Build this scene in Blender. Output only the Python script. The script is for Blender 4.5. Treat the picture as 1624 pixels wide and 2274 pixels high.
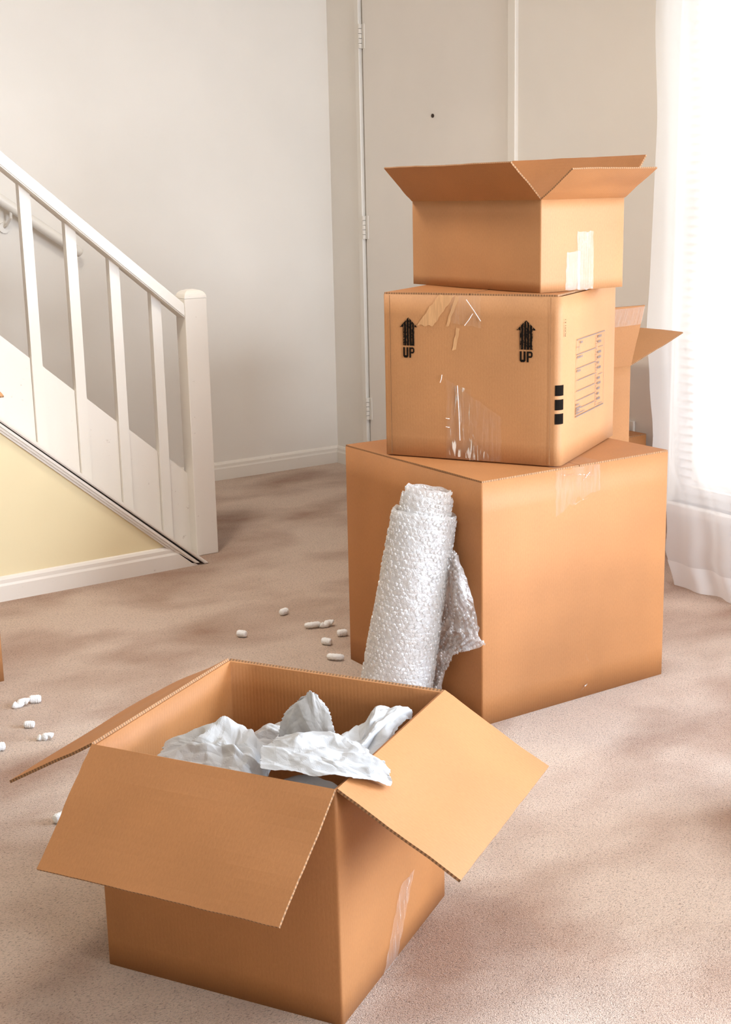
import bpy, bmesh, math, random
from mathutils import Vector, Matrix, noise
random.seed(7)
for o in list(bpy.data.objects):
    bpy.data.objects.remove(o)
S = bpy.context.scene
COL = S.collection

# ---------------------------------------------------------------- camera
H = 1.2897
R = Vector((0.8302, -0.5570, -0.0214)); F = Vector((0.5399, 0.8120, -0.2216))
R = (R - F * R.dot(F) / F.dot(F)).normalized(); F = F.normalized(); U = R.cross(F).normalized()
cam = bpy.data.cameras.new('camera')
cam.sensor_fit = 'VERTICAL'; cam.sensor_height = 36.0
cam.lens = 2954.1 / 2274 * 36.0
cam.shift_y = -(1137 - 1096.0) / 2274
cam.clip_start = 0.05
camo = bpy.data.objects.new('camera', cam); COL.objects.link(camo)
B = -F
camo.matrix_world = Matrix(((R.x, U.x, B.x, 0), (R.y, U.y, B.y, 0), (R.z, U.z, B.z, H), (0, 0, 0, 1)))
S.camera = camo

# ---------------------------------------------------------------- world, light, exposure
S.view_settings.view_transform = 'Standard'; S.view_settings.look = 'None'
S.view_settings.gamma = 1.0; S.view_settings.use_curve_mapping = False
S.view_settings.exposure = 0.05
w = bpy.data.worlds.new('daylight'); S.world = w; w.use_nodes = True
bg = w.node_tree.nodes['Background']
bg.inputs[0].default_value = (1.0, 0.97, 0.93, 1); bg.inputs[1].default_value = 1.5

def window_daylight(name, loc, width, height, power, front=False, turn=0, color=(0.90, 1.0, 1.13)):
    l = bpy.data.lights.new(name, 'AREA'); l.shape = 'RECTANGLE'; l.energy = power; l.color = color
    o = bpy.data.objects.new(name, l); COL.objects.link(o); o.location = loc
    if front: l.size, l.size_y = width, height; l.spread = math.radians(130); o.rotation_euler = (math.radians(82), 0, math.radians(turn))     # front wall, shines towards +Y
    else: l.size, l.size_y = height, width; l.spread = math.radians(150); o.rotation_euler = (0, math.radians(88), math.radians(turn))         # right wall, shines towards -X
    return o
window_daylight('daylight_side_window', (3.60, .30, 1.15), 1.6, 1.8, 250, False, 0, (.77, 1.0, 1.30))
window_daylight('daylight_front_window', (2.50, -2.78, 1.5), 1.5, 1.5, 140, True, 0)
window_daylight('daylight_curtained_window', (3.62, 2.48, 1.23), 1.46, 2.05, 14)

# ---------------------------------------------------------------- materials
def mat(name):
    m = bpy.data.materials.new(name); m.use_nodes = True
    nt = m.node_tree; nt.nodes.clear()
    out = nt.nodes.new('ShaderNodeOutputMaterial')
    return m, nt, out
def N(nt, t, **kw):
    n = nt.nodes.new('ShaderNode' + t)
    for k, v in kw.items():
        if k in n.inputs.keys(): n.inputs[k].default_value = v
        else: setattr(n, k, v)
    return n
def lk(nt, a, ao, b, bi): nt.links.new(a.outputs[ao], b.inputs[bi])
def srgb(r, g, b):
    f = lambda c: ((c / 255) / 12.92) if c / 255 <= 0.04045 else (((c / 255) + 0.055) / 1.055) ** 2.4
    return (f(r), f(g), f(b), 1)
def ramp(nt, stops):
    n = nt.nodes.new('ShaderNodeValToRGB')
    e = n.color_ramp.elements
    while len(e) < len(stops): e.new(0.5)
    for el, (p, c) in zip(e, stops): el.position = p; el.color = c
    return n

def paint(name, c, rough=0.5, bump=0.02, scuff=0.0, scale=60):
    m, nt, out = mat(name)
    p = N(nt, 'BsdfPrincipled', Roughness=rough)
    tc = N(nt, 'TexCoord')
    n1 = N(nt, 'TexNoise', Scale=2.2, Detail=3.0); lk(nt, tc, 'Object', n1, 'Vector')
    d = tuple(x * 0.94 for x in c[:3]) + (1,)
    r = ramp(nt, [(0.3, d), (0.7, c)]); lk(nt, n1, 0, r, 0)
    last = r
    if scuff:
        n2 = N(nt, 'TexNoise', Scale=38.0, Detail=6.0, Roughness=0.7); lk(nt, tc, 'Object', n2, 'Vector')
        r2 = ramp(nt, [(0.66, (0, 0, 0, 1)), (0.74, (scuff,) * 3 + (1,))]); lk(nt, n2, 0, r2, 0)
        mx = N(nt, 'MixRGB'); lk(nt, r2, 0, mx, 0); lk(nt, r, 0, mx, 1)
        mx.inputs[2].default_value = srgb(150, 125, 105); last = mx
    lk(nt, last, 0, p, 'Base Color')
    n3 = N(nt, 'TexNoise', Scale=scale, Detail=2.0); lk(nt, tc, 'Object', n3, 'Vector')
    b = N(nt, 'Bump', Strength=bump * 5, Distance=0.002); lk(nt, n3, 0, b, 'Height'); lk(nt, b, 0, p, 'Normal')
    lk(nt, p, 0, out, 0)
    return m

def cardboard(name, c, flute=0.25):
    m, nt, out = mat(name)
    p = N(nt, 'BsdfPrincipled', Roughness=0.62); p.inputs['Specular IOR Level'].default_value = 0.42
    uv = N(nt, 'UVMap'); tc = N(nt, 'TexCoord')
    n1 = N(nt, 'TexNoise', Scale=5.0, Detail=4.0); lk(nt, tc, 'Object', n1, 'Vector')
    r = ramp(nt, [(0.25, tuple(x * .88 for x in c[:3]) + (1,)), (0.75, tuple(min(1, x * 1.06) for x in c[:3]) + (1,))]); lk(nt, n1, 0, r, 0)
    mp = N(nt, 'Mapping'); mp.inputs['Scale'].default_value = (420, 120, 1); lk(nt, uv, 0, mp, 0)
    n2 = N(nt, 'TexNoise', Scale=1.0, Detail=4.0, Roughness=.65); lk(nt, mp, 0, n2, 'Vector')
    r2 = ramp(nt, [(0.3, (.86, .84, .82, 1)), (0.62, (1, 1, 1, 1))]); lk(nt, n2, 0, r2, 0)
    mx = N(nt, 'MixRGB', blend_type='MULTIPLY'); mx.inputs[0].default_value = 0.7; lk(nt, r, 0, mx, 1); lk(nt, r2, 0, mx, 2)
    lk(nt, mx, 0, p, 'Base Color')
    wv = N(nt, 'TexWave', Scale=42.0, Distortion=0.6); wv.bands_direction = 'X'; lk(nt, uv, 0, wv, 'Vector')
    md = N(nt, 'Math', operation='MULTIPLY'); md.inputs[1].default_value = flute; lk(nt, wv, 1, md, 0)
    ad = N(nt, 'Math', operation='ADD'); lk(nt, md, 0, ad, 0); lk(nt, n2, 0, ad, 1)
    b = N(nt, 'Bump', Strength=0.22, Distance=0.001); lk(nt, ad, 0, b, 'Height'); lk(nt, b, 0, p, 'Normal')
    lk(nt, p, 0, out, 0)
    return m

def fluted_edge(name, c):
    m, nt, out = mat(name)
    p = N(nt, 'BsdfPrincipled', Roughness=0.85)
    uv = N(nt, 'UVMap')
    wv = N(nt, 'TexWave', Scale=46.0, Distortion=1.5); wv.bands_direction = 'X'; lk(nt, uv, 0, wv, 'Vector')
    r = ramp(nt, [(0.25, tuple(x * .50 for x in c[:3]) + (1,)), (0.7, c)]); lk(nt, wv, 1, r, 0)
    lk(nt, r, 0, p, 'Base Color'); lk(nt, p, 0, out, 0)
    return m

def clear_tape(name, white=0.10, gloss=0.10, streak=0.5, tint=(.95, .93, .9, 1), sc=(160, 16, 1), rp=(.45, .68)):
    m, nt, out = mat(name)
    tr = N(nt, 'BsdfTransparent'); df = N(nt, 'BsdfDiffuse'); df.inputs[0].default_value = tint
    gl = N(nt, 'BsdfGlossy', Roughness=0.12)
    uv = N(nt, 'UVMap'); mp = N(nt, 'Mapping'); mp.inputs['Scale'].default_value = sc; lk(nt, uv, 0, mp, 0)
    n = N(nt, 'TexNoise', Scale=1.0, Detail=5.0, Distortion=.8); lk(nt, mp, 0, n, 'Vector')
    r = ramp(nt, [(rp[0], (white,) * 3 + (1,)), (rp[1], (min(1, white + streak),) * 3 + (1,))]); lk(nt, n, 0, r, 0)
    m1 = N(nt, 'MixShader'); lk(nt, r, 0, m1, 0); lk(nt, tr, 0, m1, 1); lk(nt, df, 0, m1, 2)
    bp = N(nt, 'Bump', Strength=.6, Distance=.001); lk(nt, n, 0, bp, 'Height'); lk(nt, bp, 0, gl, 'Normal')
    m2 = N(nt, 'MixShader'); m2.inputs[0].default_value = gloss; lk(nt, m1, 0, m2, 1); lk(nt, gl, 0, m2, 2)
    lk(nt, m2, 0, out, 0)
    return m

def ink(name, wear=0.0):
    m, nt, out = mat(name)
    d = N(nt, 'BsdfDiffuse'); d.inputs[0].default_value = (0.012, 0.009, 0.007, 1)
    if wear:
        tr = N(nt, 'BsdfTransparent'); tc = N(nt, 'TexCoord')
        mp = N(nt, 'Mapping'); mp.inputs['Scale'].default_value = (1, 1, .45); lk(nt, tc, 'Object', mp, 0)
        n = N(nt, 'TexNoise', Scale=420.0, Detail=3.0); lk(nt, mp, 0, n, 'Vector')
        wv = N(nt, 'TexWave', Scale=42.0); wv.bands_direction = 'Y'; lk(nt, tc, 'Object', wv, 'Vector')
        mu = N(nt, 'Math', operation='MULTIPLY'); lk(nt, n, 0, mu, 0); lk(nt, wv, 1, mu, 1)
        r = ramp(nt, [(0.40, (0, 0, 0, 1)), (0.50, (wear,) * 3 + (1,))]); lk(nt, mu, 0, r, 0)
        mx = N(nt, 'MixShader'); lk(nt, r, 0, mx, 0); lk(nt, d, 0, mx, 1); lk(nt, tr, 0, mx, 2); lk(nt, mx, 0, out, 0)
    else:
        lk(nt, d, 0, out, 0)
    return m

def sheer(name, see=0.5, c=(.95, .94, .93, 1)):
    m, nt, out = mat(name)
    tr = N(nt, 'BsdfTransparent'); df = N(nt, 'BsdfDiffuse'); tl = N(nt, 'BsdfTranslucent')
    df.inputs[0].default_value = c; tl.inputs[0].default_value = c
    a = N(nt, 'MixShader'); a.inputs[0].default_value = .55; lk(nt, df, 0, a, 1); lk(nt, tl, 0, a, 2)
    b = N(nt, 'MixShader'); b.inputs[0].default_value = see; lk(nt, a, 0, b, 1); lk(nt, tr, 0, b, 2)
    lk(nt, b, 0, out, 0)
    return m

def paper_mat(name, c=(.60, .575, .55, 1)):
    m, nt, out = mat(name)
    df = N(nt, 'BsdfDiffuse'); tl = N(nt, 'BsdfTranslucent'); df.inputs[0].default_value = c; tl.inputs[0].default_value = c
    tc = N(nt, 'TexCoord'); n = N(nt, 'TexNoise', Scale=55.0, Detail=4.0); lk(nt, tc, 'Object', n, 'Vector')
    b = N(nt, 'Bump', Strength=.35, Distance=.003); lk(nt, n, 0, b, 'Height'); lk(nt, b, 0, df, 'Normal')
    a = N(nt, 'MixShader'); a.inputs[0].default_value = .22; lk(nt, df, 0, a, 1); lk(nt, tl, 0, a, 2); lk(nt, a, 0, out, 0)
    return m

def film(name, see, gloss):
    m, nt, out = mat(name)
    tr = N(nt, 'BsdfTransparent'); df = N(nt, 'BsdfDiffuse'); tl = N(nt, 'BsdfTranslucent'); gl = N(nt, 'BsdfGlossy', Roughness=.07)
    for d in (df, tl): d.inputs[0].default_value = (.92, .89, .86, 1)
    tc = N(nt, 'TexCoord'); n = N(nt, 'TexNoise', Scale=70.0, Detail=4.0, Distortion=2.0); lk(nt, tc, 'Object', n, 'Vector')
    b = N(nt, 'Bump', Strength=.9, Distance=.004); lk(nt, n, 0, b, 'Height'); lk(nt, b, 0, gl, 'Normal'); lk(nt, b, 0, df, 'Normal')
    a = N(nt, 'MixShader'); a.inputs[0].default_value = .45; lk(nt, df, 0, a, 1); lk(nt, tl, 0, a, 2)
    x = N(nt, 'MixShader'); x.inputs[0].default_value = see; lk(nt, a, 0, x, 1); lk(nt, tr, 0, x, 2)
    y = N(nt, 'MixShader'); y.inputs[0].default_value = gloss; lk(nt, x, 0, y, 1); lk(nt, gl, 0, y, 2)
    lk(nt, y, 0, out, 0)
    return m

def carpet_mat(name, dark, light, scale=1.0):
    m, nt, out = mat(name)
    p = N(nt, 'BsdfPrincipled', Roughness=1.0); p.inputs['Specular IOR Level'].default_value = 0.05
    p.inputs['Sheen Weight'].default_value = 0.25; p.inputs['Sheen Roughness'].default_value = .5
    tc = N(nt, 'TexCoord')
    # brushed pile and tread marks: broad soft patches of the pile lying one way or the other
    mpA = N(nt, 'Mapping'); mpA.inputs['Rotation'].default_value = (0, 0, .5); mpA.inputs['Scale'].default_value = (1, 1.5, 1); lk(nt, tc, 'Object', mpA, 0)
    nA = N(nt, 'TexNoise', Scale=2.0 * scale, Detail=4.0, Distortion=.25); lk(nt, mpA, 0, nA, 'Vector')
    rA = ramp(nt, [(0.30, dark), (0.58, light)]); lk(nt, nA, 0, rA, 0)
    mpB = N(nt, 'Mapping'); mpB.inputs['Rotation'].default_value = (0, 0, .6); mpB.inputs['Scale'].default_value = (1.0, 2.0, 1); lk(nt, tc, 'Object', mpB, 0)
    nB = N(nt, 'TexNoise', Scale=190.0, Detail=3.0, Roughness=.6, Distortion=.7); lk(nt, mpB, 0, nB, 'Vector')
    rB = ramp(nt, [(0.32, (.34, .29, .25, 1)), (0.47, (.95, .94, .93, 1)), (0.8, (1.06, 1.05, 1.05, 1))]); lk(nt, nB, 0, rB, 0)
    mx = N(nt, 'MixRGB', blend_type='MULTIPLY'); mx.inputs[0].default_value = .85; lk(nt, rA, 0, mx, 1); lk(nt, rB, 0, mx, 2)
    lk(nt, mx, 0, p, 'Base Color')
    nC = N(nt, 'TexNoise', Scale=420.0, Detail=2.0); lk(nt, tc, 'Object', nC, 'Vector')
    ad = N(nt, 'Math', operation='ADD'); lk(nt, nB, 0, ad, 0); lk(nt, nC, 0, ad, 1)
    b = N(nt, 'Bump', Strength=.8, Distance=.006); lk(nt, ad, 0, b, 'Height'); lk(nt, b, 0, p, 'Normal')
    lk(nt, p, 0, out, 0)
    return m

KRAFT = srgb(179, 120, 70)
M_CARD = cardboard('kraft_cardboard', KRAFT)
M_CARD2 = cardboard('kraft_cardboard_pale', srgb(185, 131, 84))
M_FLUTE = cardboard('kraft_cardboard_inside', srgb(175, 115, 64), 0.9)
M_EDGE = fluted_edge('corrugated_edge', srgb(172, 125, 84))
M_WALL = paint('wall_paint', srgb(238, 231, 221), .6, .02)
M_YELLOW = paint('yellow_wall_paint', srgb(243, 227, 184), .55, .02)
M_WHITE = paint('white_gloss_paint', srgb(238, 231, 220), .32, .01, .0)
M_SCUFF = paint('scuffed_white_paint', srgb(238, 230, 219), .35, .01, .55)
M_DOOR = paint('door_paint', srgb(238, 230, 220), .4, .01)
M_CEIL = paint('ceiling_paint', srgb(240, 236, 230), .8)
M_CARPET = carpet_mat('beige_carpet', srgb(172, 131, 103), srgb(227, 200, 178))
M_STEPC = carpet_mat('stair_carpet', srgb(160, 128, 106), srgb(190, 162, 140))
M_TAPE = clear_tape('clear_tape', .015, .035, .05)
M_TAPEW = clear_tape('milky_tape', .13, .02, .14, (.86, .80, .74, 1), (300, 10, 1))
M_TAPET = clear_tape('torn_paper_layer', .75, .0, .2, srgb(214, 166, 118))
M_WRINK = clear_tape('wrinkled_tape', .0, .05, .75, (.85, .78, .68, 1), (95, 12, 1), (.56, .66))
M_INK = ink('black_ink'); M_INKW = ink('worn_black_ink', 1.0)
M_GREYINK = paint('faded_grey_ink', srgb(120, 105, 98), .8)
M_SHEER = sheer('sheer_curtain', .32)
M_HEM = sheer('sheer_hem', .2)
M_BLIND = sheer('blind_slat', .06)
M_PAPER = paper_mat('white_packing_paper')
M_PAPER2 = paper_mat('grey_packing_paper', (.52, .49, .45, 1))
M_FILM = film('bubble_film', .30, .18); M_TAIL = film('bubble_film_single', .62, .22)
M_FOAM = paint('white_foam', srgb(247, 244, 240), .8, .2, 0, 300)
M_METAL = paint('painted_metal', srgb(232, 225, 214), .3)
M_DARK = paint('dark_gap', srgb(60, 45, 35), .8)
def glass_mat():
    m, nt, out = mat('window_glass')
    a = N(nt, 'BsdfTransparent'); g = N(nt, 'BsdfGlossy', Roughness=.02); x = N(nt, 'MixShader'); x.inputs[0].default_value = .05
    lk(nt, a, 0, x, 1); lk(nt, g, 0, x, 2); lk(nt, x, 0, out, 0); return m
M_GLASS = glass_mat()

# ---------------------------------------------------------------- mesh helpers
def link(name, me, parent=None):
    o = bpy.data.objects.new(name, me); COL.objects.link(o)
    if parent: o.parent = parent
    return o
def obj(name, bm, m, parent=None, smooth=False):
    me = bpy.data.meshes.new(name); bm.normal_update(); bm.to_mesh(me); bm.free()
    for x in (m if isinstance(m, (list, tuple)) else [m]): me.materials.append(x)
    if smooth:
        for f in me.polygons: f.use_smooth = True
    return link(name, me, parent)
def tag(o, label, cat, group=None):
    o['label'] = label; o['category'] = cat
    if group: o['group'] = group
    return o
def thing(name, label, cat, loc=(0, 0, 0), rz=0, group=None):
    o = bpy.data.objects.new(name, None); COL.objects.link(o); o.location = loc; o.rotation_euler = (0, 0, rz)
    o.empty_display_size = .05
    return tag(o, label, cat, group)
def struct(o): o['kind'] = 'structure'; return o
def box(bm, x0, x1, y0, y1, z0, z1, bev=0.0):
    r = bmesh.ops.create_cube(bm, size=1.0)
    for v in r['verts']:
        v.co = Vector((x0 + (v.co.x + .5) * (x1 - x0), y0 + (v.co.y + .5) * (y1 - y0), z0 + (v.co.z + .5) * (z1 - z0)))
    if bev:
        es = list({e for v in r['verts'] for e in v.link_edges})
        bmesh.ops.bevel(bm, geom=es, offset=bev, segments=2, affect='EDGES', profile=.5)
def prism(bm, pts, y0, y1):
    """polygon of (x, z) extruded along y"""
    a = [bm.verts.new((x, y0, z)) for x, z in pts]; b = [bm.verts.new((x, y1, z)) for x, z in pts]
    bm.faces.new(a); bm.faces.new(b[::-1]); n = len(pts)
    for i in range(n): bm.faces.new((a[i], b[i], b[(i + 1) % n], a[(i + 1) % n]))
    bmesh.ops.recalc_face_normals(bm, faces=bm.faces[:])
def sweep_profile(bm, prof, p0, p1, up=Vector((0, 0, 1)), out=Vector((0, -1, 0))):
    """profile [(out, up)] swept straight from p0 to p1"""
    p0 = Vector(p0); p1 = Vector(p1)
    rows = [[bm.verts.new(p + out * a + up * b) for a, b in prof] for p in (p0, p1)]
    n = len(prof)
    for i in range(n): bm.faces.new((rows[0][i], rows[0][(i + 1) % n], rows[1][(i + 1) % n], rows[1][i]))
    bm.faces.new(rows[0][::-1]); bm.faces.new(rows[1])
    bmesh.ops.recalc_face_normals(bm, faces=bm.faces[:])
def tube(bm, pts, r, seg=10, cap=True):
    pts = [Vector(p) for p in pts]; rings = []
    for i, p in enumerate(pts):
        t = (pts[min(i + 1, len(pts) - 1)] - pts[max(i - 1, 0)]).normalized()
        a = t.orthogonal().normalized() if i == 0 else (rings_a - t * rings_a.dot(t)).normalized()
        rings_a = a; b = t.cross(a)
        rr = r[i] if isinstance(r, (list, tuple)) else r
        rings.append([bm.verts.new(p + (a * math.cos(6.28318 * k / seg) + b * math.sin(6.28318 * k / seg)) * rr) for k in range(seg)])
    for i in range(len(rings) - 1):
        for k in range(seg): bm.faces.new((rings[i][k], rings[i][(k + 1) % seg], rings[i + 1][(k + 1) % seg], rings[i + 1][k]))
    if cap: bm.faces.new(rings[0][::-1]); bm.faces.new(rings[-1])

def slab(bm, p00, p10, p11, p01, t, nrm=None, nu=8, nv=6, warp=0.0, seed=0, curl=0.0, ragged=0.0):
    """cardboard sheet: bilinear quad (p00->p10 along hinge), thickness t behind its face; cut edges take material 1; uv in metres"""
    p00, p10, p11, p01 = map(Vector, (p00, p10, p11, p01))
    n = nrm.normalized() if nrm else (p10 - p00).cross(p01 - p00).normalized()
    uvl = bm.loops.layers.uv.verify()
    lu = (p10 - p00).length; lv = (p01 - p00).length
    top, bot = [], []
    for j in range(nv + 1):
        v = j / nv; rt, rb = [], []
        for i in range(nu + 1):
            u = i / nu
            p = (p00 * (1 - u) + p10 * u) * (1 - v) + (p01 * (1 - u) + p11 * u) * v
            d = warp * noise.noise(Vector((u * 2.1 + seed, v * 2.1, seed * 1.7))) * min(1, v * 4) + curl * v * v
            if ragged and (i in (0, nu) or j == nv):
                p = p + (p10 - p00).normalized() * ragged * noise.noise(Vector((seed + 3, v * 9, u * 5))) + (p01 - p00).normalized() * ragged * noise.noise(Vector((u * 9, seed, v)))
            rt.append(bm.verts.new(p + n * d)); rb.append(bm.verts.new(p + n * (d - t)))
        top.append(rt); bot.append(rb)
    def face(vs, uvs, mi):
        f = bm.faces.new(vs); f.material_index = mi
        for l, c in zip(f.loops, uvs): l[uvl].uv = c
    for j in range(nv):
        for i in range(nu):
            q = [(i, j), (i + 1, j), (i + 1, j + 1), (i, j + 1)]
            us = [(a / nu * lu + seed, b / nv * lv) for a, b in q]
            face([top[b][a] for a, b in q], us, 0); face([bot[b][a] for a, b in q][::-1], us[::-1], 2)
    for i in range(nu):
        us = [(i / nu * lu, 0), ((i + 1) / nu * lu, 0), ((i + 1) / nu * lu, t), (i / nu * lu, t)]
        face([top[0][i + 1], top[0][i], bot[0][i], bot[0][i + 1]], us, 1)
        face([top[nv][i], top[nv][i + 1], bot[nv][i + 1], bot[nv][i]], us, 1)
    for j in range(nv):
        us = [(j / nv * lv, 0), ((j + 1) / nv * lv, 0), ((j + 1) / nv * lv, t), (j / nv * lv, t)]
        face([top[j][0], top[j + 1][0], bot[j + 1][0], bot[j][0]], us, 1)
        face([top[j + 1][nu], top[j][nu], bot[j][nu], bot[j + 1][nu]], us, 1)

def box_body(bm, L, W, h, t=.004, rad=(.004, .004, .004, .004), warp=.002, seed=0, floor=True, closed_inner=False):
    """four walls folded from one sheet (rounded corners) and a bottom; corners in order near(0,0), (L,0), (L,W), (0,W)"""
    uvl = bm.loops.layers.uv.verify()
    C = [(0, 0), (L, 0), (L, W), (0, W)]
    outl = []           # (x, y, nx, ny, s)
    dirs = [(1, 0), (0, 1), (-1, 0), (0, -1)]
    s = 0
    for k in range(4):
        cx, cy = C[k]; r = rad[k]; din = dirs[k - 1]; dout = dirs[k]
        # arc from incoming dir to outgoing dir
        ox, oy = cx - din[0] * r + dout[0] * r, cy - din[1] * r + dout[1] * r
        n0 = (din[1], -din[0]); n1 = (dout[1], -dout[0])
        for q in range(5):
            a = q / 4 * math.pi / 2
            nx = n0[0] * math.cos(a) + n1[0] * math.sin(a); ny = n0[1] * math.cos(a) + n1[1] * math.sin(a)
            outl.append((ox + nx * r, oy + ny * r, nx, ny, s + r * a))
        s += r * 1.57
        nk = (k + 1) % 4; ex, ey = C[nk][0] - dout[0] * rad[nk], C[nk][1] - dout[1] * rad[nk]
        sx, sy = cx + dout[0] * r, cy + dout[1] * r
        ln = math.hypot(ex - sx, ey - sy)
        for q in range(1, 8):
            f = q / 8; outl.append((sx + (ex - sx) * f, sy + (ey - sy) * f, n1[0], n1[1], s + ln * f))
        s += ln
    n = len(outl); nz = 8; O, I = [], []
    for j in range(nz + 1):
        z = h * j / nz; ro, ri = [], []
        for (x, y, nx, ny, ss) in outl:
            fx = min(x, L - x) / L * 2; fy = min(y, W - y) / W * 2
            e = min(1, max(fx, fy) * 3) * math.sin(math.pi * (j / nz)) ** .6 if 0 < j < nz else 0
            d = warp * e * (0.5 + 1.2 * noise.noise(Vector((nx * 2 + seed, ny * 2 + x * 2.5, z * 3 + y * 2.5))))
            ro.append(bm.verts.new((x + nx * d, y + ny * d, z)))
            ri.append(bm.verts.new((x + nx * (d - t), y + ny * (d - t), max(z, t))))
        O.append(ro); I.append(ri)
    def face(vs, uvs, mi=0):
        f = bm.faces.new(vs); f.material_index = mi
        for l, c in zip(f.loops, uvs): l[uvl].uv = c
    for j in range(nz):
        for i in range(n):
            k = (i + 1) % n; s0 = outl[i][4]; s1 = outl[k][4] if k else s
            u4 = [(s0, h * j / nz), (s1, h * j / nz), (s1, h * (j + 1) / nz), (s0, h * (j + 1) / nz)]
            face([O[j][i], O[j][k], O[j + 1][k], O[j + 1][i]], u4)
            face([I[j][k], I[j][i], I[j + 1][i], I[j + 1][k]], [u4[1], u4[0], u4[3], u4[2]], 2)
    for i in range(n):
        k = (i + 1) % n; s0 = outl[i][4]
        face([O[nz][i], O[nz][k], I[nz][k], I[nz][i]], [(s0, 0), (s0 + .02, 0), (s0 + .02, t), (s0, t)], 0)
    face([O[0][i] for i in range(n)][::-1], [(outl[i][0], outl[i][1]) for i in range(n)][::-1])
    face([I[0][i] for i in range(n)], [(outl[i][0], outl[i][1]) for i in range(n)], 2)
CARD = [M_CARD, M_EDGE, M_FLUTE]; CARDP = [M_CARD2, M_EDGE, M_CARD2]

def patch(name, parent, o, eu, ev, pts, m, lift=.0008, nu=1, wr=0.0, seed=0):
    """thin film on a face: o origin, eu/ev in-face axes, pts = 4 corners (u, v) ccw seen from outside; subdivided and wrinkled when wr > 0"""
    bm = bmesh.new(); uvl = bm.loops.layers.uv.verify()
    o = Vector(o); eu = Vector(eu); ev = Vector(ev); n = eu.cross(ev)
    g = []
    for j in range(nu + 1):
        row = []
        for i in range(nu + 1):
            a, b = i / nu, j / nu
            u = (pts[0][0] * (1 - a) + pts[1][0] * a) * (1 - b) + (pts[3][0] * (1 - a) + pts[2][0] * a) * b
            v = (pts[0][1] * (1 - a) + pts[1][1] * a) * (1 - b) + (pts[3][1] * (1 - a) + pts[2][1] * a) * b
            d = lift + wr * abs(noise.noise(Vector((u * 55 + seed, v * 22, seed))))
            if wr and (i in (0, nu) or j in (0, nu)):
                u += .004 * noise.noise(Vector((v * 90, seed, 1))); v += .005 * noise.noise(Vector((u * 90, seed, 5)))
            row.append((bm.verts.new(o + eu * u + ev * v + n * d), (u, v)))
        g.append(row)
    for j in range(nu):
        for i in range(nu):
            q = [g[j][i], g[j][i + 1], g[j + 1][i + 1], g[j + 1][i]]
            f = bm.faces.new([x[0] for x in q])
            for l, x in zip(f.loops, q): l[uvl].uv = x[1]
    return obj(name, bm, m, parent, smooth=wr > 0)

# ================================================================= THE ROOM
XW, YB, YS = 3.431, 5.395, 4.165          # door-and-window wall, back wall, yellow stair wall
XL, YF, ZC = -6.0, -2.6, 2.55
bm = bmesh.new(); box(bm, XL, XW + .12, YF, YB + .12, -.1, 0)
struct(obj('floor', bm, M_CARPET))
bm = bmesh.new(); box(bm, XL, XW + .12, YF, YB + .12, ZC, ZC + .1); struct(obj('ceiling', bm, M_CEIL))
bm = bmesh.new(); box(bm, XL, XW, YB, YB + .12, 0, ZC); struct(obj('wall_back', bm, M_WALL))
bm = bmesh.new(); box(bm, XL - .12, XL, YF, YB + .12, 0, ZC); struct(obj('wall_left', bm, M_YELLOW))
W3 = (1.75, 3.25, .75, 2.25)        # window in the wall behind the camera (x0, x1, z0, z1)
bm = bmesh.new(); box(bm, XL, W3[0], YF - .12, YF, 0, ZC); box(bm, W3[1], XW, YF - .12, YF, 0, ZC)
box(bm, W3[0], W3[1], YF - .12, YF, 0, W3[2]); box(bm, W3[0], W3[1], YF - .12, YF, W3[3], ZC); struct(obj('wall_front', bm, M_WALL))
W1 = (1.75, 3.215, .20, 2.25)       # curtained window opening (y0, y1, z0, z1)
W2 = (-.50, 1.10, .20, 2.10)         # second window, nearer the camera's right shoulder
DR = (4.085, 5.125, 2.22)           # door opening
bm = bmesh.new()
def wr(y0, y1, z0, z1): box(bm, XW, XW + .12, y0, y1, z0, z1)
wr(DR[1], YB + .12, 0, ZC); wr(DR[0], DR[1], DR[2], ZC); wr(W1[1], DR[0], 0, ZC)
wr(W1[0], W1[1], 0, W1[2]); wr(W1[0], W1[1], W1[3], ZC); wr(W2[1], W1[0], 0, ZC)
wr(W2[0], W2[1], 0, W2[2]); wr(W2[0], W2[1], W2[3], ZC); wr(YF - .12, W2[0], 0, ZC)
struct(obj('wall_right', bm, M_WALL))
# yellow wall under the stairs
bm = bmesh.new()
SL = -.857
def ysl(x): return .559 + SL * (x - 1.362)
prism(bm, [(XL, 0), (1.985, 0), (1.985, ysl(1.985)), (1.362 - (ZC - .559) / .857, ZC), (XL, ZC)], YS, YS + .12)
struct(obj('wall_stair', bm, M_YELLOW))
# baseboards with a moulded top
BASE = [(0, 0), (.014, 0), (.014, .052), (.011, .060), (.0105, .072), (.006, .080), (0, .083)]
bm = bmesh.new(); sweep_profile(bm, BASE, (XL, YB, 0), (XW, YB, 0)); struct(obj('baseboard_back', bm, M_SCUFF))
bm = bmesh.new(); sweep_profile(bm, BASE, (XL, YS, 0), (1.915, YS, 0))
bm.verts.ensure_lookup_table()
for v in bm.verts:                       # the end is cut along the stair slope
    if v.co.x > 1: v.co.x = 2.035 - v.co.z * 1.30
struct(obj('baseboard_stair', bm, M_SCUFF))
bm = bmesh.new(); sweep_profile(bm, BASE, (XW, DR[1] + .055, 0), (XW, YB, 0), out=Vector((-1, 0, 0)))
sweep_profile(bm, BASE, (XW, YF, 0), (XW, DR[0] - .055, 0), out=Vector((-1, 0, 0))); struct(obj('baseboard_right', bm, M_SCUFF))

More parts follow.
